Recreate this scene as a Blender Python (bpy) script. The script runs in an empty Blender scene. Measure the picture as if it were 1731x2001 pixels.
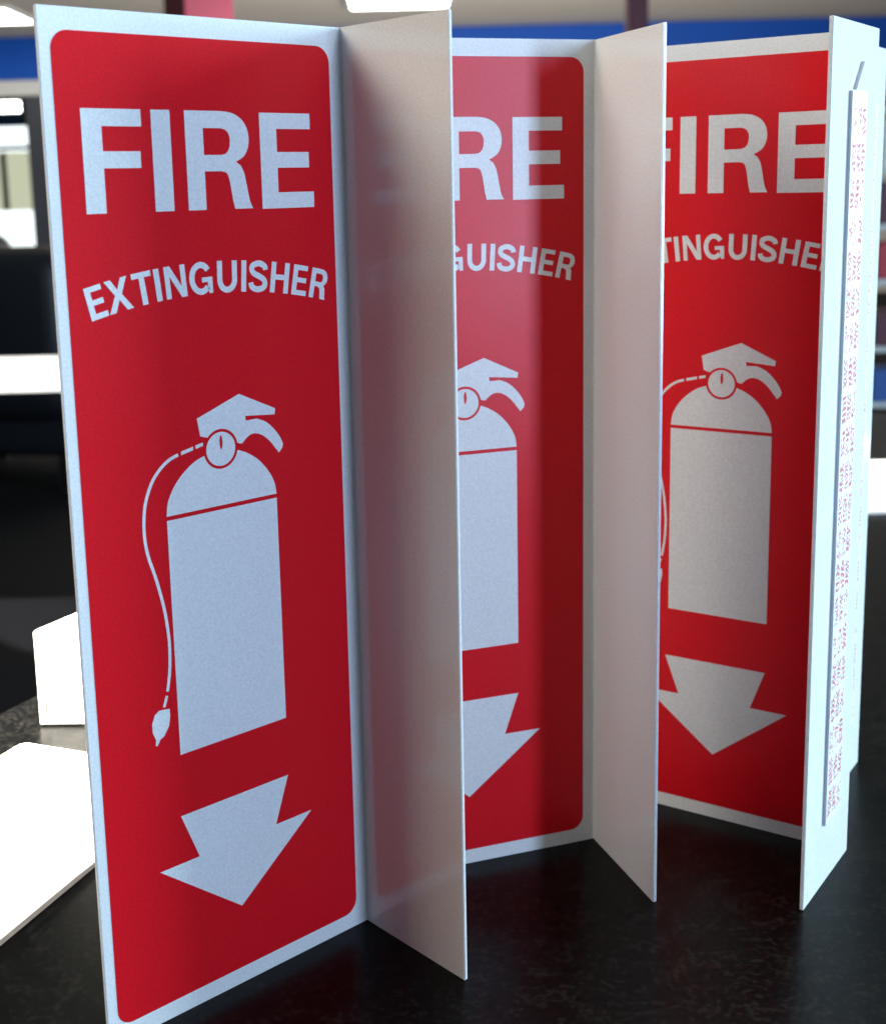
import bpy, bmesh, math, random
from mathutils import Vector, Matrix
from mathutils.geometry import tessellate_polygon
random.seed(7)
R = math.radians
scene = bpy.context.scene
col = scene.collection

# ------------------------------------------------------------------ camera
cam_d = bpy.data.cameras.new('camera')
cam = bpy.data.objects.new('camera', cam_d); col.objects.link(cam)
scene.camera = cam
cam.location = (0, 0, 0.2566)
cam.matrix_world = (Matrix.Translation((0, 0, 0.2566)) @
                    Matrix.Rotation(R(90 - 10.397), 4, 'X') @ Matrix.Rotation(-0.02405, 4, 'Z'))
cam_d.sensor_fit = 'HORIZONTAL'
cam_d.sensor_width = 36
cam_d.lens = 36 * 2552.26 / 1731
cam_d.shift_x = (865.5 - 790.52) / 1731
cam_d.shift_y = -(1000.5 - 827.38) / 1731
cam_d.clip_start = 0.01
cam_d.clip_end = 200
cam_d.dof.use_dof = True
cam_d.dof.focus_distance = 0.42
cam_d.dof.aperture_fstop = 20

# ------------------------------------------------------------------ world and light
world = bpy.data.worlds.new('World'); scene.world = world
world.use_nodes = True
bg = world.node_tree.nodes['Background']
bg.inputs[0].default_value = (1.0, 0.9, 0.78, 1)
bg.inputs[1].default_value = 0.012

def area(name, loc, target, sx, sy, power, color):
    d = bpy.data.lights.new(name, 'AREA'); d.shape = 'RECTANGLE'
    d.size = sx; d.size_y = sy; d.energy = power; d.color = color
    o = bpy.data.objects.new(name, d); col.objects.link(o)
    o.location = loc
    o.rotation_euler = (Vector(target) - Vector(loc)).to_track_quat('-Z', 'Y').to_euler()
    return o

def spot(name, loc, target, ang, blend, power, color, size=0.01):
    d = bpy.data.lights.new(name, 'SPOT'); d.spot_size = R(ang); d.spot_blend = blend
    d.energy = power; d.color = color; d.shadow_soft_size = size
    o = bpy.data.objects.new(name, d); col.objects.link(o)
    o.location = loc
    o.rotation_euler = (Vector(target) - Vector(loc)).to_track_quat('-Z', 'Y').to_euler()
    return o

area('window_behind_right', (3.10, -2.74, 0.65), (0.03, 0.43, 0.15), 0.50, 2.1, 138, (0.48, 0.67, 1.0))
area('window_right', (3.6, 1.35, 0.75), (0.15, 0.45, 0.15), 1.2, 1.5, 250, (0.62, 0.88, 1.0))
area('overhead_lamp', (-1.0, 0.30, 0.90), (0.05, 0.45, 0.2), 0.5, 0.5, 8.8, (1.0, 0.96, 0.86))
area('top_fill_behind', (0.10, 0.75, 1.25), (0.05, 0.45, 0.2), 0.5, 0.5, 21, (1.0, 0.95, 0.88))  # added fill above and behind the signs, no fixture; tuned to panel brightness
area('low_fill_left', (-1.10, -0.12, 0.50), (0.0, 0.4, 0.2), 0.20, 0.4, 2.1, (1.0, 0.86, 0.66))  # added warm fill for the outer half of the near flange, no real lamp
area('back_room_fill', (1.2, 7.0, 0.2), (-2.2, 13.0, 1.7), 3.0, 1.0, 380, (1.0, 0.97, 0.92))  # added fill to brighten the far ceiling and blue band, no fixture there
spot('sunbeam_counter', (-1.3, 0.15, 1.5), (-0.235, 0.565, 0.0), 8.5, 0.04, 4000, (1.0, 0.94, 0.83))
spot('sunbeam_far', (1.2, 0.2, 1.5), (0.52, 1.06, 0.0), 9, 0.1, 420, (1.0, 0.97, 0.92))
spot('sunbeam_table', (-2.6, 1.6, 1.7), (-1.0, 3.45, -0.2), 22, 0.1, 1500, (1.0, 0.97, 0.93))

scene.view_settings.view_transform = 'Standard'
scene.view_settings.look = 'None'
scene.view_settings.exposure = 0
scene.view_settings.gamma = 1
scene.render.engine = 'CYCLES'

# ------------------------------------------------------------------ materials
def mat(name, color, rough=0.5, spec=0.5, noise=None, bump=None, metallic=0.0, smudge=None):
    m = bpy.data.materials.new(name); m.use_nodes = True
    nt = m.node_tree; b = nt.nodes['Principled BSDF']
    b.inputs['Base Color'].default_value = (*color, 1)
    b.inputs['Roughness'].default_value = rough
    b.inputs['Specular IOR Level'].default_value = spec
    b.inputs['Metallic'].default_value = metallic
    tc = nt.nodes.new('ShaderNodeTexCoord')
    if noise:                       # (scale, second colour)
        n = nt.nodes.new('ShaderNodeTexNoise'); n.inputs['Scale'].default_value = noise[0]
        n.inputs['Detail'].default_value = 4
        mx = nt.nodes.new('ShaderNodeMix'); mx.data_type = 'RGBA'
        nt.links.new(tc.outputs['Object'], n.inputs['Vector'])
        nt.links.new(n.outputs['Fac'], mx.inputs['Factor'])
        mx.inputs[6].default_value = (*color, 1); mx.inputs[7].default_value = (*noise[1], 1)
        nt.links.new(mx.outputs[2], b.inputs['Base Color'])
    if bump:                        # (scale, strength, distance)
        n2 = nt.nodes.new('ShaderNodeTexNoise'); n2.inputs['Scale'].default_value = bump[0]
        n2.inputs['Detail'].default_value = 3
        bp = nt.nodes.new('ShaderNodeBump'); bp.inputs['Strength'].default_value = bump[1]
        bp.inputs['Distance'].default_value = bump[2]
        nt.links.new(tc.outputs['Object'], n2.inputs['Vector'])
        nt.links.new(n2.outputs['Fac'], bp.inputs['Height'])
        nt.links.new(bp.outputs['Normal'], b.inputs['Normal'])
    if smudge:                      # (scale, low, high) roughness
        n3 = nt.nodes.new('ShaderNodeTexNoise'); n3.inputs['Scale'].default_value = smudge[0]
        n3.inputs['Detail'].default_value = 3; n3.inputs['Roughness'].default_value = 0.5
        mr = nt.nodes.new('ShaderNodeMapRange'); mr.inputs[1].default_value = 0.35; mr.inputs[2].default_value = 0.65
        mr.inputs[3].default_value = smudge[1]; mr.inputs[4].default_value = smudge[2]
        nt.links.new(tc.outputs['Object'], n3.inputs['Vector']); nt.links.new(n3.outputs['Fac'], mr.inputs[0])
        nt.links.new(mr.outputs[0], b.inputs['Roughness'])
    return m

def emit(name, color, strength):
    m = bpy.data.materials.new(name); m.use_nodes = True
    nt = m.node_tree; nt.nodes.clear()
    e = nt.nodes.new('ShaderNodeEmission'); e.inputs[0].default_value = (*color, 1); e.inputs[1].default_value = strength
    o = nt.nodes.new('ShaderNodeOutputMaterial'); nt.links.new(e.outputs[0], o.inputs[0])
    return m

def granite():
    m = bpy.data.materials.new('black_granite'); m.use_nodes = True
    nt = m.node_tree; b = nt.nodes['Principled BSDF']
    tc = nt.nodes.new('ShaderNodeTexCoord')
    n1 = nt.nodes.new('ShaderNodeTexNoise'); n1.inputs['Scale'].default_value = 420; n1.inputs['Detail'].default_value = 3
    n2 = nt.nodes.new('ShaderNodeTexNoise'); n2.inputs['Scale'].default_value = 110; n2.inputs['Detail'].default_value = 4
    nt.links.new(tc.outputs['Object'], n1.inputs['Vector']); nt.links.new(tc.outputs['Object'], n2.inputs['Vector'])
    mul = nt.nodes.new('ShaderNodeMath'); mul.operation = 'MULTIPLY_ADD'; mul.inputs[1].default_value = 0.65
    h = nt.nodes.new('ShaderNodeMath'); h.operation = 'MULTIPLY'; h.inputs[1].default_value = 0.35
    nt.links.new(n2.outputs['Fac'], h.inputs[0])
    nt.links.new(n1.outputs['Fac'], mul.inputs[0]); nt.links.new(h.outputs[0], mul.inputs[2])
    r = nt.nodes.new('ShaderNodeValToRGB')
    r.color_ramp.elements[0].position = 0.42; r.color_ramp.elements[0].color = (0.0006, 0.0006, 0.0007, 1)
    r.color_ramp.elements[1].position = 0.61; r.color_ramp.elements[1].color = (0.0080, 0.0076, 0.0067, 1)
    e = r.color_ramp.elements.new(0.52); e.color = (0.0015, 0.0015, 0.0014, 1)
    nt.links.new(mul.outputs[0], r.inputs[0]); nt.links.new(r.outputs[0], b.inputs['Base Color'])
    b.inputs['Roughness'].default_value = 0.30
    b.inputs['Specular IOR Level'].default_value = 0.12
    return m

M = {
    'back': mat('glossy_sign_back', (0.95, 0.95, 0.94), 0.14, 0.42, noise=(1300, (0.65, 0.65, 0.64)), bump=(14, 0.05, 0.002), smudge=(18, 0.10, 0.14)),
    'plastic': mat('white_sign_plastic', (0.97, 0.97, 0.96), 0.30, 0.20, noise=(1300, (0.63, 0.63, 0.62)), bump=(14, 0.05, 0.002), smudge=(18, 0.29, 0.31)),
    'red': mat('red_print', (0.88, 0.010, 0.020), 0.30, 0.20, noise=(1300, (0.54, 0.006, 0.012)), bump=(14, 0.05, 0.002), smudge=(18, 0.29, 0.31)),
    'ink': mat('white_print', (0.95, 0.95, 0.95), 0.30, 0.20, noise=(1300, (0.61, 0.61, 0.61)), bump=(14, 0.05, 0.002), smudge=(18, 0.29, 0.31)),
    'foam': mat('foam_tape', (0.62, 0.64, 0.66), 0.8, 0.2),
    'liner': mat('tape_liner', (0.82, 0.83, 0.84), 0.35, 0.5),
    'liner_ink': mat('liner_ink', (0.66, 0.10, 0.12), 0.6, 0.3),
    'granite': granite(),
    'white': mat('white_card', (0.80, 0.79, 0.76), 0.5, 0.4),
    'groove': mat('groove', (0.20, 0.21, 0.20), 0.6, 0.3),
    'floor': mat('charcoal_floor', (0.004, 0.004, 0.006), 0.8, 0.2, noise=(3, (0.006, 0.006, 0.008))),
    'ceiling': mat('ceiling_paint', (0.66, 0.61, 0.54), 0.9, 0.2, noise=(0.6, (0.58, 0.54, 0.49))),
    'wall': mat('cream_wall', (0.55, 0.53, 0.48), 0.8, 0.3, noise=(1.5, (0.48, 0.46, 0.42))),
    'blue': mat('royal_blue_paint', (0.006, 0.085, 0.46), 0.6, 0.2, noise=(1.0, (0.006, 0.065, 0.36))),
    'maroon': mat('maroon_paint', (0.14, 0.013, 0.034), 0.5, 0.4),
    'frame': mat('dark_aluminium', (0.03, 0.034, 0.045), 0.4, 0.5),
    'header': mat('pale_header', (0.60, 0.60, 0.58), 0.6, 0.3),
    'black': mat('black_leather', (0.012, 0.013, 0.018), 0.45, 0.5, bump=(60, 0.2, 0.002)),
    'lamp': emit('fluorescent_panel', (1.0, 0.97, 0.88), 16.0),
    'outside': emit('daylight_outside', (0.95, 0.98, 1.0), 2.2),
    'stucco': emit('stucco_sun_glow', (0.70, 0.68, 0.50), 1.0),  # self-lit wall: the sunlight on it is put into the emission
    'bluesign': mat('blue_fascia', (0.05, 0.19, 0.60), 0.5, 0.4),
    'shelf': mat('white_shelf', (0.6, 0.62, 0.62), 0.5, 0.4),
    'boxred': mat('red_carton', (0.45, 0.015, 0.03), 0.45, 0.4),
    'boxwhite': mat('white_carton', (0.7, 0.7, 0.7), 0.5, 0.4),
    'boxblue': mat('blue_carton', (0.03, 0.10, 0.35), 0.5, 0.4),
    'boxdark': mat('maroon_carton', (0.10, 0.02, 0.035), 0.5, 0.4),
    'chrome': mat('steel_leg', (0.3, 0.3, 0.31), 0.3, 0.5, metallic=1.0),
}
def glass():
    m = bpy.data.materials.new('window_glass'); m.use_nodes = True
    nt = m.node_tree; nt.nodes.clear()
    t = nt.nodes.new('ShaderNodeBsdfTransparent'); t.inputs[0].default_value = (0.93, 0.97, 0.96, 1)
    g = nt.nodes.new('ShaderNodeBsdfGlossy'); g.inputs['Roughness'].default_value = 0.02
    f = nt.nodes.new('ShaderNodeFresnel'); x = nt.nodes.new('ShaderNodeMixShader'); o = nt.nodes.new('ShaderNodeOutputMaterial')
    nt.links.new(f.outputs[0], x.inputs[0]); nt.links.new(t.outputs[0], x.inputs[1]); nt.links.new(g.outputs[0], x.inputs[2])
    nt.links.new(x.outputs[0], o.inputs[0])
    return m
M['glass'] = glass()

# ------------------------------------------------------------------ helpers
def link(name, me, parent=None):
    o = bpy.data.objects.new(name, me); col.objects.link(o)
    if parent: o.parent = parent
    return o

def from_bm(name, bm, m, parent=None, bevel=0.0, seg=2, smooth=False):
    if bevel:
        bmesh.ops.bevel(bm, geom=bm.edges[:], offset=bevel, segments=seg, affect='EDGES', profile=0.5)
    bmesh.ops.recalc_face_normals(bm, faces=bm.faces[:])
    me = bpy.data.meshes.new(name); bm.to_mesh(me); bm.free()
    me.materials.append(M[m] if isinstance(m, str) else m)
    if smooth:
        for p in me.polygons: p.use_smooth = True
    return link(name, me, parent)

def bm_box(bm, lo, hi):
    x0, y0, z0 = lo; x1, y1, z1 = hi
    v = [bm.verts.new(p) for p in ((x0,y0,z0),(x1,y0,z0),(x1,y1,z0),(x0,y1,z0),(x0,y0,z1),(x1,y0,z1),(x1,y1,z1),(x0,y1,z1))]
    for f in ((0,3,2,1),(4,5,6,7),(0,1,5,4),(1,2,6,5),(2,3,7,6),(3,0,4,7)): bm.faces.new([v[i] for i in f])

def box(name, lo, hi, m, parent=None, bevel=0.0):
    bm = bmesh.new(); bm_box(bm, lo, hi)
    return from_bm(name, bm, m, parent, bevel)

def prism(name, pts, z0, z1, m, parent=None, bevel=0.0):
    """plan polygon pts extruded upwards"""
    bm = bmesh.new()
    a = [bm.verts.new((x, y, z0)) for x, y in pts]; b = [bm.verts.new((x, y, z1)) for x, y in pts]
    n = len(pts)
    bm.faces.new(a[::-1]); bm.faces.new(b)
    for i in range(n): bm.faces.new((a[i], a[(i+1) % n], b[(i+1) % n], b[i]))
    return from_bm(name, bm, m, parent, bevel)

def empty(name, loc, rz=0.0):
    o = bpy.data.objects.new(name, None); col.objects.link(o)
    o.location = loc; o.rotation_euler = (0, 0, rz); o.empty_display_size = 0.05
    return o

def tag(o, label, cat, group=None):
    o['label'] = label; o['category'] = cat
    if group: o['group'] = group
    return o

def struct(o):
    o['kind'] = 'structure'; return o

def copy_tree(o, parent=None):
    c = o.copy(); col.objects.link(c); c.parent = parent
    for ch in list(o.children): copy_tree(ch, c)
    return c

# ------------------------------------------------------------------ setting
# counter: long slab whose left edge runs away to the right
ed = Vector((0.46, 0.888)).normalized(); en = Vector((ed.y, -ed.x))
p0 = Vector((-0.2073, 0.622))
A = p0 - ed * 1.6; B = p0 + ed * 1.02
# far end squared off across the slab
quad = [A, A + en * 1.7, B + en * 1.7, B]
struct(prism('counter_top', [(v.x, v.y) for v in quad], -0.04, 0.0, 'granite', bevel=0.004))
inset = [A + en*0.03 + ed*0.03, A + en*1.67 + ed*0.03, B + en*1.67 - ed*0.03, B + en*0.03 - ed*0.03]
struct(prism('counter_base', [(v.x, v.y) for v in inset], -0.95, -0.041, 'black'))
struct(box('floor', (-9, -4, -1.0), (11, 13.6, -0.951), 'floor'))
struct(box('ceiling', (-9, -4, 1.77), (11, 13.6, 1.85), 'ceiling'))
# back wall, with an opening on the left for the shop window
Y = 13.4
struct(box('back_wall', (-3.45, Y, -0.95), (11, Y + 0.15, 1.768), 'wall'))
struct(box('wall_under_window', (-9, Y, -0.95), (-3.452, Y + 0.15, -0.37), 'black'))
struct(box('wall_over_window', (-9, Y, 1.24), (-3.452, Y + 0.15, 1.768), 'wall'))
bl = struct(box('blue_header_band', (-9, Y - 0.05, 1.36), (11, Y - 0.002, 1.766), 'blue'))

# shop window on the back wall
w = empty('shop_window', (-6.2, Y, -0.37))
tag(w, 'bright shop window with dark metal frame under the blue band', 'window')
def wp(name, lo, hi, m, bevel=0.004):
    return box(name, lo, hi, m, w, bevel)
x0, x1, zt = -2.75, 2.745, 1.61
wp('head_rail', (x0, -0.04, zt - 0.03), (x1, 0.06, zt), 'header')
wp('header_panel', (x0, -0.03, zt + 0.002), (x1, -0.003, zt + 0.118), 'header')
wp('side_jamb', (x1 - 0.24, -0.05, 0.002), (x1, 0.07, zt - 0.032), 'frame')
wp('side_jamb', (x0, -0.05, 0.002), (x0 + 0.2, 0.07, zt - 0.032), 'frame')
wp('sill', (x0 + 0.201, -0.06, 0.0), (x1 - 0.241, 0.06, 0.05), 'frame')
for xm in (-1.4, 0.2, 2.02): wp('mullion', (xm, -0.04, 0.052), (xm + 0.045, 0.05, zt - 0.033), 'frame')
for a, b in ((-2.54, -1.41), (-1.35, 0.19), (0.25, 2.01), (2.07, 2.49)):
    wp('pane', (a, 0.0, 0.06), (b, 0.006, zt - 0.04), 'glass', 0)

# what is seen through the window
tag(box('daylight_street', (-12, 24, -3), (-2, 24.1, 5), 'outside'), 'overexposed bright daylight seen through the shop window', 'daylight')
bd = empty('pale_building', (-7.0, 20, -1))
tag(bd, 'pale sunlit building across the street with a blue fascia', 'building')
box('wall', (-4, 0, 1.0), (1.62, 0.3, 1.87), 'stucco', bd)
box('downpipe', (1.05, -0.06, 1.0), (1.13, -0.002, 1.868), 'header', bd)
box('cornice', (-4, -0.08, 1.90), (1.62, 0.1, 1.96), 'bluesign', bd)
box('blue_fascia', (-4, -0.05, 2.24), (1.40, 0.05, 2.44), 'bluesign', bd)
for z in (2.46, 2.545): box('light_strip', (-4, -0.05, z), (1.38, 0.05, z + 0.05), 'lamp', bd)
box('soffit', (-4, -0.1, 2.60), (1.9, 0.1, 3.2), 'frame', bd)
box('corner_pier', (1.41, -0.05, 2.24), (1.9, 0.05, 2.599), 'frame', bd)

# columns
def column(x, y, half, rz, label):
    e = empty('column', (x, y, -0.95), rz); tag(e, label, 'column')
    box('shaft', (-half, -half, 0.12), (half, half, 2.716), 'maroon', e, 0.006)
    box('plinth', (-half - 0.02, -half - 0.02, 0.002), (half + 0.02, half + 0.02, 0.119), 'frame', e, 0.006)
column(-1.01, 7.0, 0.135, R(32), 'maroon square column rising behind the left red sign')
column(1.067, 6.0, 0.044, R(4), 'thin maroon post rising behind the middle sign')

# ceiling lights
def troffer(x, y, sx, sy, label):
    e = empty('ceiling_light', (x, y, 1.768)); tag(e, label, 'ceiling light', 'fluorescent ceiling lights')
    bm = bmesh.new()
    for lo, hi in (((-sx, -sy, -0.03), (sx, -sy + 0.04, 0)), ((-sx, sy - 0.04, -0.03), (sx, sy, 0)),
                   ((-sx, -sy + 0.041, -0.03), (-sx + 0.04, sy - 0.041, 0)), ((sx - 0.04, -sy + 0.041, -0.03), (sx, sy - 0.041, 0))):
        bm_box(bm, lo, hi)
    from_bm('frame', bm, 'header', e)
    box('diffuser', (-sx + 0.041, -sy + 0.041, -0.022), (sx - 0.041, sy - 0.041, -0.002), 'lamp', e)
troffer(0.04, 11.2, 0.45, 0.5, 'bright fluorescent ceiling light above the folded corner of the left sign')
troffer(-3.60, 11.6, 0.45, 0.5, 'bright fluorescent ceiling light at the top left corner')


# ------------------------------------------------------------------ signs
W, H, FW, T = 0.1023, 0.305, 0.0497, 0.0013

def flat(name, loops_list, off, m, parent):
    """flat print: list of (outer, [holes]) in millimetres on the panel, off metres in front of it"""
    verts, faces = [], []
    for outer, holes in loops_list:
        loops = [outer] + holes
        base = len(verts)
        for lp in loops:
            for x, z in lp: verts.append((x / 1000 - W, -off, z / 1000))
        tri = tessellate_polygon([[Vector((x, z, 0)) for x, z in lp] for lp in loops])
        for t in tri:
            faces.append([base + i for i in t])
    bm = bmesh.new()
    vs = [bm.verts.new(v) for v in verts]
    for f in faces:
        try: bm.faces.new([vs[i] for i in f])
        except ValueError: pass
    for f in bm.faces:
        f.normal_update()
        if f.normal.y > 0: f.normal_flip()
    me = bpy.data.meshes.new(name); bm.to_mesh(me); bm.free(); me.materials.append(M[m])
    return link(name, me, parent)

def rrect(x0, z0, x1, z1, r, n=8):
    out = []
    for cx, cz, a0 in ((x1 - r, z1 - r, 0), (x0 + r, z1 - r, 90), (x0 + r, z0 + r, 180), (x1 - r, z0 + r, 270)):
        for i in range(n + 1):
            a = R(a0 + 90 * i / n); out.append((cx + r * math.cos(a), cz + r * math.sin(a)))
    return out

def ellipse(cx, cz, rx, rz, n=40):
    return [(cx + rx * math.cos(2 * math.pi * i / n), cz + rz * math.sin(2 * math.pi * i / n)) for i in range(n)]

def smooth_path(pts, n=6):
    """Catmull-Rom through the points"""
    out = []
    P = [pts[0]] + list(pts) + [pts[-1]]
    for i in range(1, len(P) - 2):
        for k in range(n):
            t = k / n; o = []
            for d in (0, 1):
                a, b, c, e = P[i-1][d], P[i][d], P[i+1][d], P[i+2][d]
                o.append(0.5 * ((2*b) + (-a + c)*t + (2*a - 5*b + 4*c - e)*t*t + (-a + 3*b - 3*c + e)*t**3))
            out.append(tuple(o))
    out.append(tuple(pts[-1]))
    return out

def stroke(path, w):
    """outline of a path of constant width"""
    L, Rr = [], []
    n = len(path)
    for i in range(n):
        a = path[max(i-1, 0)]; b = path[min(i+1, n-1)]
        dx, dz = b[0]-a[0], b[1]-a[1]; l = math.hypot(dx, dz) or 1
        nx, nz = -dz/l*w/2, dx/l*w/2
        L.append((path[i][0]+nx, path[i][1]+nz)); Rr.append((path[i][0]-nx, path[i][1]-nz))
    return L + Rr[::-1]

def arc_pts(cx, cz, rx, rz, a0, a1, n=14):
    return [(cx + rx*math.cos(R(a0+(a1-a0)*i/n)), cz + rz*math.sin(R(a0+(a1-a0)*i/n))) for i in range(n+1)]

# --- headline FIRE, traced in millimetres
F_ = [(10.9,278.7),(29.5,278.7),(29.5,274.0),(17.05,274.0),(17.05,267.2),(28.8,267.2),(28.8,262.6),(17.05,262.6),(17.05,250.3),(10.9,250.3)]
I_ = [(32.7,278.7),(38.9,278.7),(38.9,250.3),(32.7,250.3)]
R_out = [(43.75,278.7)] + smooth_path([(56.6,278.7),(60.2,278.2),(63.2,276.7),(65.2,274.2),(65.9,271.2),(65.5,268.3),(63.9,265.7),(61.0,264.1)],4) \
      + smooth_path([(62.6,263.0),(63.7,260.9),(64.3,258.2),(64.9,255.0),(65.5,252.3),(66.5,250.3)],4) \
      + [(60.0,250.3)] + smooth_path([(59.4,252.6),(58.8,256.4),(58.2,259.4),(57.4,260.9),(55.6,261.4)],4) + [(49.85,261.4),(49.85,250.3),(43.75,250.3)]
R_in = [(49.85,273.8)] + smooth_path([(55.8,273.8),(57.7,273.3),(58.9,271.8),(59.1,269.9),(58.7,267.9),(57.5,266.5),(55.8,266.1)],4) + [(49.85,266.1)]
E_ = [(70.0,278.5),(89.1,278.5),(89.1,273.8),(76.2,273.8),(76.2,266.9),(88.3,266.9),(88.3,262.2),(76.2,262.2),(76.2,254.8),(89.8,254.8),(89.8,250.0),(70.0,250.0)]

# --- arched word: glyphs in a box (0..w) x (0..9.4), stroke about 1.75
C, SW = 9.4, 1.8
def gE(w): m = SW; return [([(0,0),(w,0),(w,1.6),(m,1.6),(m,4.0),(w-.4,4.0),(w-.4,5.55),(m,5.55),(m,7.85),(w-.2,7.85),(w-.2,C),(0,C)],[])]
def gI(w): return [([(0,0),(w,0),(w,C),(0,C)],[])]
def gT(w): c=w/2; h=SW/2; return [([(c-h,0),(c+h,0),(c+h,7.8),(w,7.8),(w,C),(0,C),(0,7.8),(c-h,7.8)],[])]
def gX(w): k=2.1; c=w/2; return [([(0,0),(k,0),(c,3.35),(w-k,0),(w,0),(c+1.12,4.8),(w-.25,C),(w-k-.25,C),(c,6.25),(k+.25,C),(.25,C),(c-1.12,4.8)],[])]
def gN(w): return [([(0,0),(1.65,0),(1.65,6.4),(w-1.9,0),(w,0),(w,C),(w-1.65,C),(w-1.65,3.2),(2.0,C),(0,C)],[])]
def gH(w): m=SW; return [([(0,0),(m,0),(m,4.05),(w-m,4.05),(w-m,0),(w,0),(w,C),(w-m,C),(w-m,5.65),(m,5.65),(m,C),(0,C)],[])]
def gU(w):
    m = SW/2; r = w/2-m
    p = [(m,C),(m,r+m+.4)] + arc_pts(w/2, r+m+.2, r, r+.35, 180, 360, 16) + [(w-m,r+m+.4),(w-m,C)]
    return [(stroke(p, SW),[])]
def gG(w):
    m = SW/2
    p = arc_pts(w/2, C/2, w/2-m, C/2-m+.15, 35, 318, 26)
    bar = [(w/2+.35,4.9),(w,4.9),(w,0.1),(w-1.25,0.1),(w-1.5,1.1),(w-1.65,1.6),(w-1.65,3.45),(w/2+.35,3.45)]
    return [(stroke(p, SW),[]), (bar,[])]
def gS(w):
    m = SW/2
    p = smooth_path([(w-m,6.75),(w-m-.45,7.9),(w/2+.1,C-m+.15),(m+.5,7.95),(m+.1,6.75),(m+.9,5.6),(w/2+.3,4.75),(w-m-.7,3.9),(w-m,2.75),(w-m-.5,1.4),(w/2,m-.15),(m+.5,1.35),(m-.05,2.75)], 5)
    return [(stroke(p, SW),[])]
def gR(w):
    m = SW
    out = [(0,0),(m,0),(m,3.75),(2.9,3.75)] + [(3.7,3.3),(4.05,2.4),(4.25,1.0),(4.45,0),(w-.05,0),(w-.35,.8),(w-.5,2.2),(w-.75,3.5),(w-1.35,4.35)] \
        + smooth_path([(w-.7,4.9),(w-.25,5.7),(w-.1,6.7),(w-.35,7.9),(w-1.1,8.9),(w-2.4,C)],3) + [(0,C)]
    hole = [(m,5.25)] + smooth_path([(w-2.7,5.25),(w-2.1,5.6),(w-1.9,6.6),(w-2.1,7.4),(w-2.7,7.85)],3) + [(m,7.85)]
    return [(out,[hole])]
word = [(gE,-41.1,-35.5),(gX,-35.2,-27.3),(gT,-26.6,-20.2),(gI,-19.5,-17.7),(gN,-16.3,-9.2),(gG,-8.3,-.3),(gU,1.2,8.3),(gI,9.7,11.5),(gS,12.3,19.3),(gH,20.3,27.2),(gE,28.5,34.2),(gR,35.4,42.0)]
def arched():
    out = []; RB, cx, cz = 167.0, 51.0, 58.8
    for g, s0, s1 in word:
        mid = (s0 + s1) / 2 / RB
        ca, sa = math.cos(mid), math.sin(mid)
        ox, oz = cx + RB*sa, cz + RB*ca
        w_ = s1 - s0
        f = lambda p: (ox + (p[0]-w_/2)*ca + p[1]*sa, oz - (p[0]-w_/2)*sa + p[1]*ca)
        for o_, hs in g(w_):
            out.append(([f(p) for p in o_], [[f(p) for p in h] for h in hs]))
    return out

# --- pictogram
def cut_circle(path, cx, cz, rx, rz):
    """push the points of a path that lie inside an ellipse out onto it"""
    o = []
    for x, z in path:
        dx, dz = (x-cx)/rx, (z-cz)/rz; l = math.hypot(dx, dz)
        o.append((x, z) if l >= 1 else (cx+dx/l*rx, cz+dz/l*rz))
    return o
GX, GZ, GR = 50.6, 178.5, 5.25     # gauge
OR = 6.15
def circ_arc(a0, a1, n=14): return arc_pts(GX, GZ, OR, OR, a0, a1, n)
head = [(42.6,188.9),(58.1,194.5),(71.4,188.3),(71.2,186.4),(60.0,187.4),(60.2,185.9)] \
     + smooth_path([(64.3,186.0),(67.7,184.5),(70.6,181.9),(72.8,179.0),(73.9,176.6)],4) \
     + [(73.6,175.4),(72.2,174.0)] + smooth_path([(70.9,175.7),(69.0,178.1),(66.6,180.2),(64.3,181.3),(62.1,181.4),(60.2,180.5),(58.5,179.0)],4) \
     + [(57.3,179.2)] + circ_arc(10, 138, 18) + [(43.5,183.4)]
dome = [(30.4,161.0)] + smooth_path([(30.4,161.0),(31.0,164.9),(32.8,168.6),(35.3,171.7),(38.3,174.3),(41.4,176.2),(44.7,177.3)],4)[1:] \
     + circ_arc(192, 347, 18) + smooth_path([(56.8,177.2),(60.3,175.7),(64.3,172.9),(67.7,169.0),(69.9,165.0),(70.6,161.0)],4)
body = [(30.4,159.7),(30.4,85.7),(70.6,85.7),(70.6,159.7)]
hose = smooth_path([(35.5,179.0),(32.5,178.0),(29.6,176.1),(26.9,173.3),(25.0,170.1),(23.5,166.1),(22.8,162.2),(22.55,158.2),(22.8,153.7),(23.6,149.5),(24.9,145.2),(26.4,139.5),(27.9,132.0),(28.75,123.6),(28.7,118.2),(28.3,113.1),(27.2,107.2)],5)
nozzle = [(23.9,102.0),(27.5,101.6),(27.6,99.2),(27.0,96.2),(25.2,93.5),(23.6,92.7),(23.3,92.0),(22.6,91.0),(22.0,91.4),(22.3,93.0),(21.3,95.6),(21.25,98.4),(22.3,100.9)]
arrow = [(29.3,65.8),(70.4,65.8),(64.8,50.2),(79.4,50.2),(50.0,27.2),(20.9,50.2),(35.2,50.2)]

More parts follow.
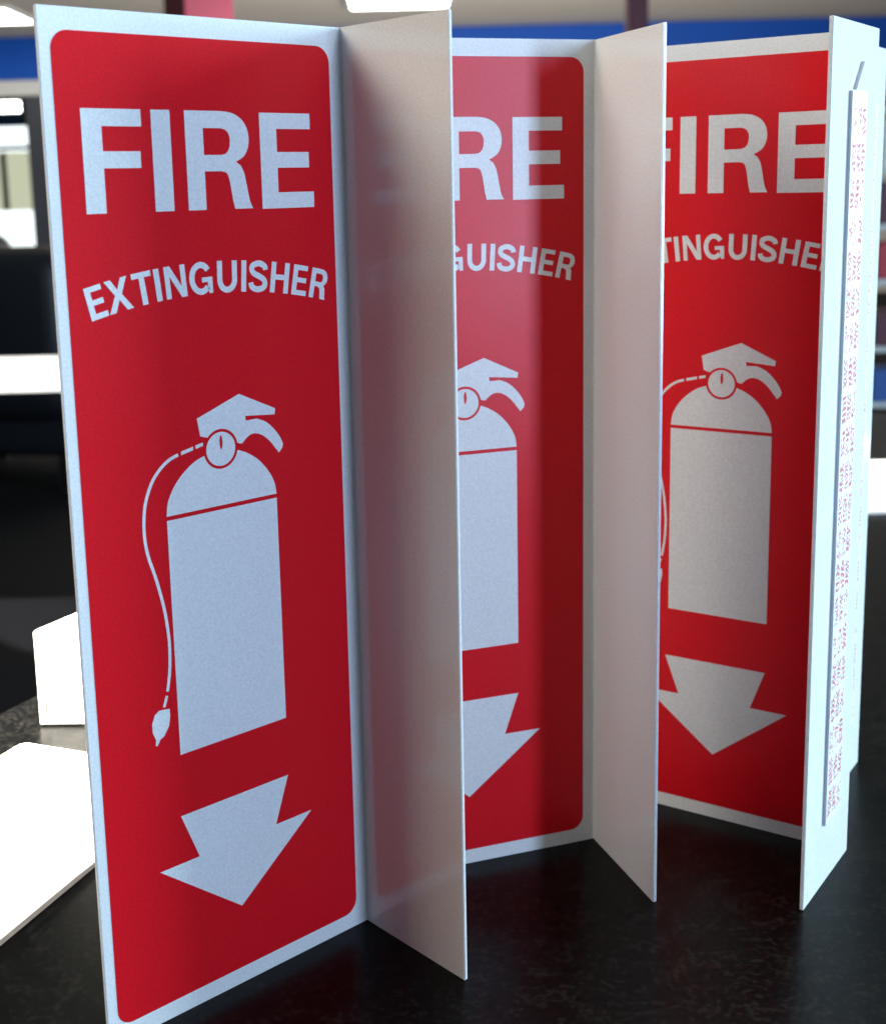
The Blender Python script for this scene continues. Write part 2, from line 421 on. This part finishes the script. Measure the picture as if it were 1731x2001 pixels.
def make_sign():
    e = empty('fire_extinguisher_sign', (0, 0, 0))
    # printed panel: inner face at local y = 0, thickness away from the reader
    bm = bmesh.new()
    plan = [(-W, 0), (0, 0), (T, T), (-W, T)]
    a = [bm.verts.new((x, y, 0)) for x, y in plan]; b = [bm.verts.new((x, y, H)) for x, y in plan]
    bm.faces.new(a[::-1]); bm.faces.new(b)
    for i in range(4): bm.faces.new((a[i], a[(i+1) % 4], b[(i+1) % 4], b[i]))
    bmesh.ops.bevel(bm, geom=[ed_ for ed_ in bm.edges if all(v.co.x < -W/2 for v in ed_.verts)], offset=0.00025, segments=2, affect='EDGES')
    p = from_bm('printed_panel', bm, 'plastic', e)
    flat('red_field', [(rrect(3.5, 5.6, 97.6, 299.0, 5.2), [])], 0.00010, 'red', p)
    k = 0.00020
    flat('headline_word', [(F_,[]),(I_,[]),(R_out,[R_in]),(E_,[])], k, 'ink', p)
    flat('arched_word', arched(), k, 'ink', p)
    flat('handle_symbol', [(head,[])], k, 'ink', p)
    flat('gauge_symbol', [(ellipse(GX, GZ, GR, GR), [ellipse(50.75, 180.5, .55, 2.2, 16)])], k, 'ink', p)
    flat('hose_symbol', [(stroke(hose, 1.0),[]), ([(41.6,180.9),(44.3,181.4),(44.3,180.4),(41.7,179.8)],[]), ([(36.5,179.8),(40.8,180.7),(40.8,179.6),(36.5,178.7)],[]),
                         (stroke([(26.9,105.9),(26.3,104.2),(25.7,102.6)],0.9),[]), (nozzle,[])], k, 'ink', p)
    flat('cylinder_symbol', [(dome,[]),(body,[])], k, 'ink', p)
    flat('arrow_symbol', [(arrow,[])], k, 'ink', p)
    # plain flange, folded towards the reader
    bm = bmesh.new()
    plan = [(0, 0), (0, -FW), (T, -FW), (T, T)]
    a = [bm.verts.new((x, y, 0)) for x, y in plan]; b = [bm.verts.new((x, y, H)) for x, y in plan]
    bm.faces.new(a); bm.faces.new(b[::-1])
    for i in range(4): bm.faces.new((a[i], b[i], b[(i+1) % 4], a[(i+1) % 4]))
    bmesh.ops.bevel(bm, geom=[ed_ for ed_ in bm.edges if all(v.co.y < -FW/2 for v in ed_.verts)], offset=0.00025, segments=2, affect='EDGES')
    f = from_bm('flange', bm, 'back', e)
    # rounded inside of the fold
    bm = bmesh.new(); rf = 0.0009; prev = None
    for i in range(9):
        t_ = R(90 * i / 8)
        x_, y_ = -rf + rf * math.sin(t_) - 0.00004, -rf + rf * math.cos(t_) - 0.00004
        cur = (bm.verts.new((x_, y_, 0.0003)), bm.verts.new((x_, y_, H - 0.0003)))
        if prev: bm.faces.new((prev[0], cur[0], cur[1], prev[1]))
        prev = cur
    from_bm('fold', bm, 'back', f, smooth=True)
    # foam mounting tape on the outside of the flange
    box('mounting_tape', (T + 0.00002, -0.0305, 0.024), (T + 0.0010, -0.0140, 0.283), 'foam', f, 0.0001)
    bm = bmesh.new(); bm_box(bm, (T + 0.00102, -0.0303, 0.0242), (T + 0.00116, -0.0138, 0.2832))
    from_bm('tape_liner', bm, 'liner', f)
    bm = bmesh.new()
    rr = random.Random(3)
    for blk in range(21):          # repeated blocks of tiny print running down the liner
        zb = 0.0265 + blk * 0.0121
        for col_y in (-0.0290, -0.0236, -0.0184):
            dens = 0.92 if (blk + int(col_y * 1000)) % 3 else 0.6
            for i in range(4):
                z = zb + rr.uniform(0, 0.001)
                while z < zb + 0.0092:
                    l = rr.uniform(0.0006, 0.0019)
                    if rr.random() < dens:
                        y = col_y + i * 0.00105
                        bm.faces.new([bm.verts.new((T + 0.00122, yy, zz)) for yy, zz in ((y, z), (y + 0.00070, z + 0.0002), (y + 0.00070, z + l), (y, z + l - 0.0002))])
                    z += l + 0.0006
    from_bm('liner_print', bm, 'liner_ink', f)
    bm = bmesh.new()   # lifted end of the liner
    pl = [(-0.0262, 0.2835), (-0.0240, 0.2835), (-0.0165, 0.2930), (-0.0180, 0.2930)]
    a = [bm.verts.new((T + 0.0001, y, z)) for y, z in pl]; b = [bm.verts.new((T + 0.0012, y, z)) for y, z in pl]
    bm.faces.new(a); bm.faces.new(b[::-1])
    for i in range(4): bm.faces.new((a[i], b[i], b[(i+1) % 4], a[(i+1) % 4]))
    from_bm('liner_tab', bm, 'foam', f)
    return e

G = 'folded fire extinguisher signs on the counter'
s1 = make_sign()
signs = [(s1, (-0.01744, 0.42374), 41.56, -0.3, 'red fire extinguisher sign nearest the camera, its whole printed panel in view'),
         (copy_tree(s1), (0.07069, 0.47807), 18.63, -1.6, 'middle red fire extinguisher sign, half pale and half dark, behind the nearest one'),
         (copy_tree(s1), (0.16428, 0.46407), -33.84, -1.4, 'right red fire extinguisher sign with bright blue-white flange turned to the camera'),
         (copy_tree(s1), (0.19500, 0.54050), -33.0, -1.0, 'sliver of a white sign flange standing behind the rightmost red sign')]
for o, (x, y), a, df, lab in signs:
    o.location = (x, y, 0.0002); o.rotation_euler = (0, 0, R(a)); tag(o, lab, 'sign', G)
    for ch in o.children:
        if ch.name.startswith('flange'): ch.rotation_euler = (0, 0, R(df))

# ------------------------------------------------------------------ things on the counter
fl = empty('flat_sign', (-0.183, 0.577, 0.0005), math.atan2(-0.37, 0.93))
tag(fl, 'blank white sign panel lying flat in sunlight left of the nearest sign', 'sign')
prism('sheet', rr_ if False else [(x/1000, z/1000 - 0.305) for x, z in rrect(0, 0, 97, 305, 4)], 0.0, 0.0022, 'white', fl, 0)

we = empty('white_card_stand', (-0.1815, 0.602, 0.0005), R(-2))
tag(we, 'small white slanted-top panel standing in sunlight at the left edge', 'card stand')
bm = bmesh.new()
prof = [(0, 0), (0.085, 0), (0.085, 0.083), (0.0, 0.0475)]
a = [bm.verts.new((x, 0, z)) for x, z in prof]; b = [bm.verts.new((x, 0.003, z)) for x, z in prof]
bm.faces.new(a); bm.faces.new(b[::-1])
for i in range(4): bm.faces.new((a[i], b[i], b[(i+1) % 4], a[(i+1) % 4]))
from_bm('face', bm, 'white', we, 0.0008)
box('groove_line', (0.0030, -0.0004, 0.006), (0.0036, -0.00005, 0.046), 'groove', we)

ws = empty('white_sheet', (0.47, 1.06, 0.0005), R(2))
tag(ws, 'white sheet lying in sunlight on the far right of the counter', 'sheet')
box('sheet', (-0.14, -0.092, 0), (0.30, 0.088, 0.002), 'white', ws)

# ------------------------------------------------------------------ background furniture
tb = empty('white_table', (-1.7, 3.45, -0.95)); tag(tb, 'white sunlit table top behind the left edge of the nearest sign', 'table')
box('table_top', (-1.0, -0.25, 0.72), (1.05, 0.24, 0.75), 'white', tb, 0.004)
for sx in (-0.9, 0.9):
    for sy in (-0.2, 0.19): box('leg', (sx - 0.02, sy - 0.02, 0.002), (sx + 0.02, sy + 0.02, 0.718), 'frame', tb)
def chair(x, y, rz, lab):
    e = empty('armchair', (x, y, -0.95), rz); tag(e, lab, 'armchair', 'black armchairs by the window')
    def cushion(name, lo, hi, bev): 
        bm = bmesh.new(); bm_box(bm, lo, hi); from_bm(name, bm, 'black', e, bev, 5, True)
    cushion('seat', (-0.36, -0.36, 0.14), (0.36, 0.36, 0.44), 0.06)
    cushion('backrest', (-0.40, 0.22, 0.30), (0.40, 0.46, 1.00), 0.11)
    for s in (-1, 1): cushion('armrest', (s*0.42 - 0.09, -0.36, 0.14), (s*0.42 + 0.09, 0.40, 0.62), 0.07)
    for sx in (-0.3, 0.3):
        for sy in (-0.3, 0.34): box('leg', (sx - 0.02, sy - 0.02, 0.002), (sx + 0.02, sy + 0.02, 0.16), 'chrome', e)
chair(-1.62, 5.6, R(170), 'black rounded armchair behind the white table, nearest the sign')
chair(-2.55, 7.4, R(190), 'black armchair farther back under the shop window')

# merchandise rack at far right
rk = empty('display_rack', (2.35, 5.0, -0.95), R(-3)); tag(rk, 'white display rack at the far right edge', 'rack')
zs = [0.34, 0.55, 0.80, 1.00, 1.20, 1.42]
for sx in (-0.62, 0.62): box('upright', (sx - 0.015, 0.0, 0.002), (sx + 0.015, 0.03, 1.62), 'shelf', rk)
for z in zs: box('shelf', (-0.60, -0.22, z), (0.60, -0.002, z + 0.02), 'shelf', rk)
names = {'boxred': 'red', 'boxwhite': 'white', 'boxblue': 'blue', 'boxdark': 'dark maroon'}
shelfname = ['lowest', 'second lowest', 'third lowest', 'third highest', 'second highest', 'top']
pats = [['boxblue', 'boxblue'], ['boxdark', 'boxwhite'], ['boxred', 'boxwhite'], ['boxdark', 'boxred'], ['boxwhite', 'boxred'], ['boxdark', 'boxwhite']]
for i, z in enumerate(zs):
    x = -0.585
    for j, c in enumerate(pats[i]):
        wd = random.uniform(0.14, 0.2); hh = random.uniform(0.11, 0.16)
        b_ = box('carton', (-wd/2, -0.09, 0), (wd/2, 0.07, hh), c, None, 0.003)
        b_.matrix_world = rk.matrix_basis @ Matrix.Translation((x + wd/2, -0.115, z + 0.021))
        tag(b_, '%s carton on the %s shelf of the display rack, %s along' % (names[c], shelfname[i], 'first' if j == 0 else 'second'), 'carton', 'cartons on the display rack')
        x += wd + 0.02
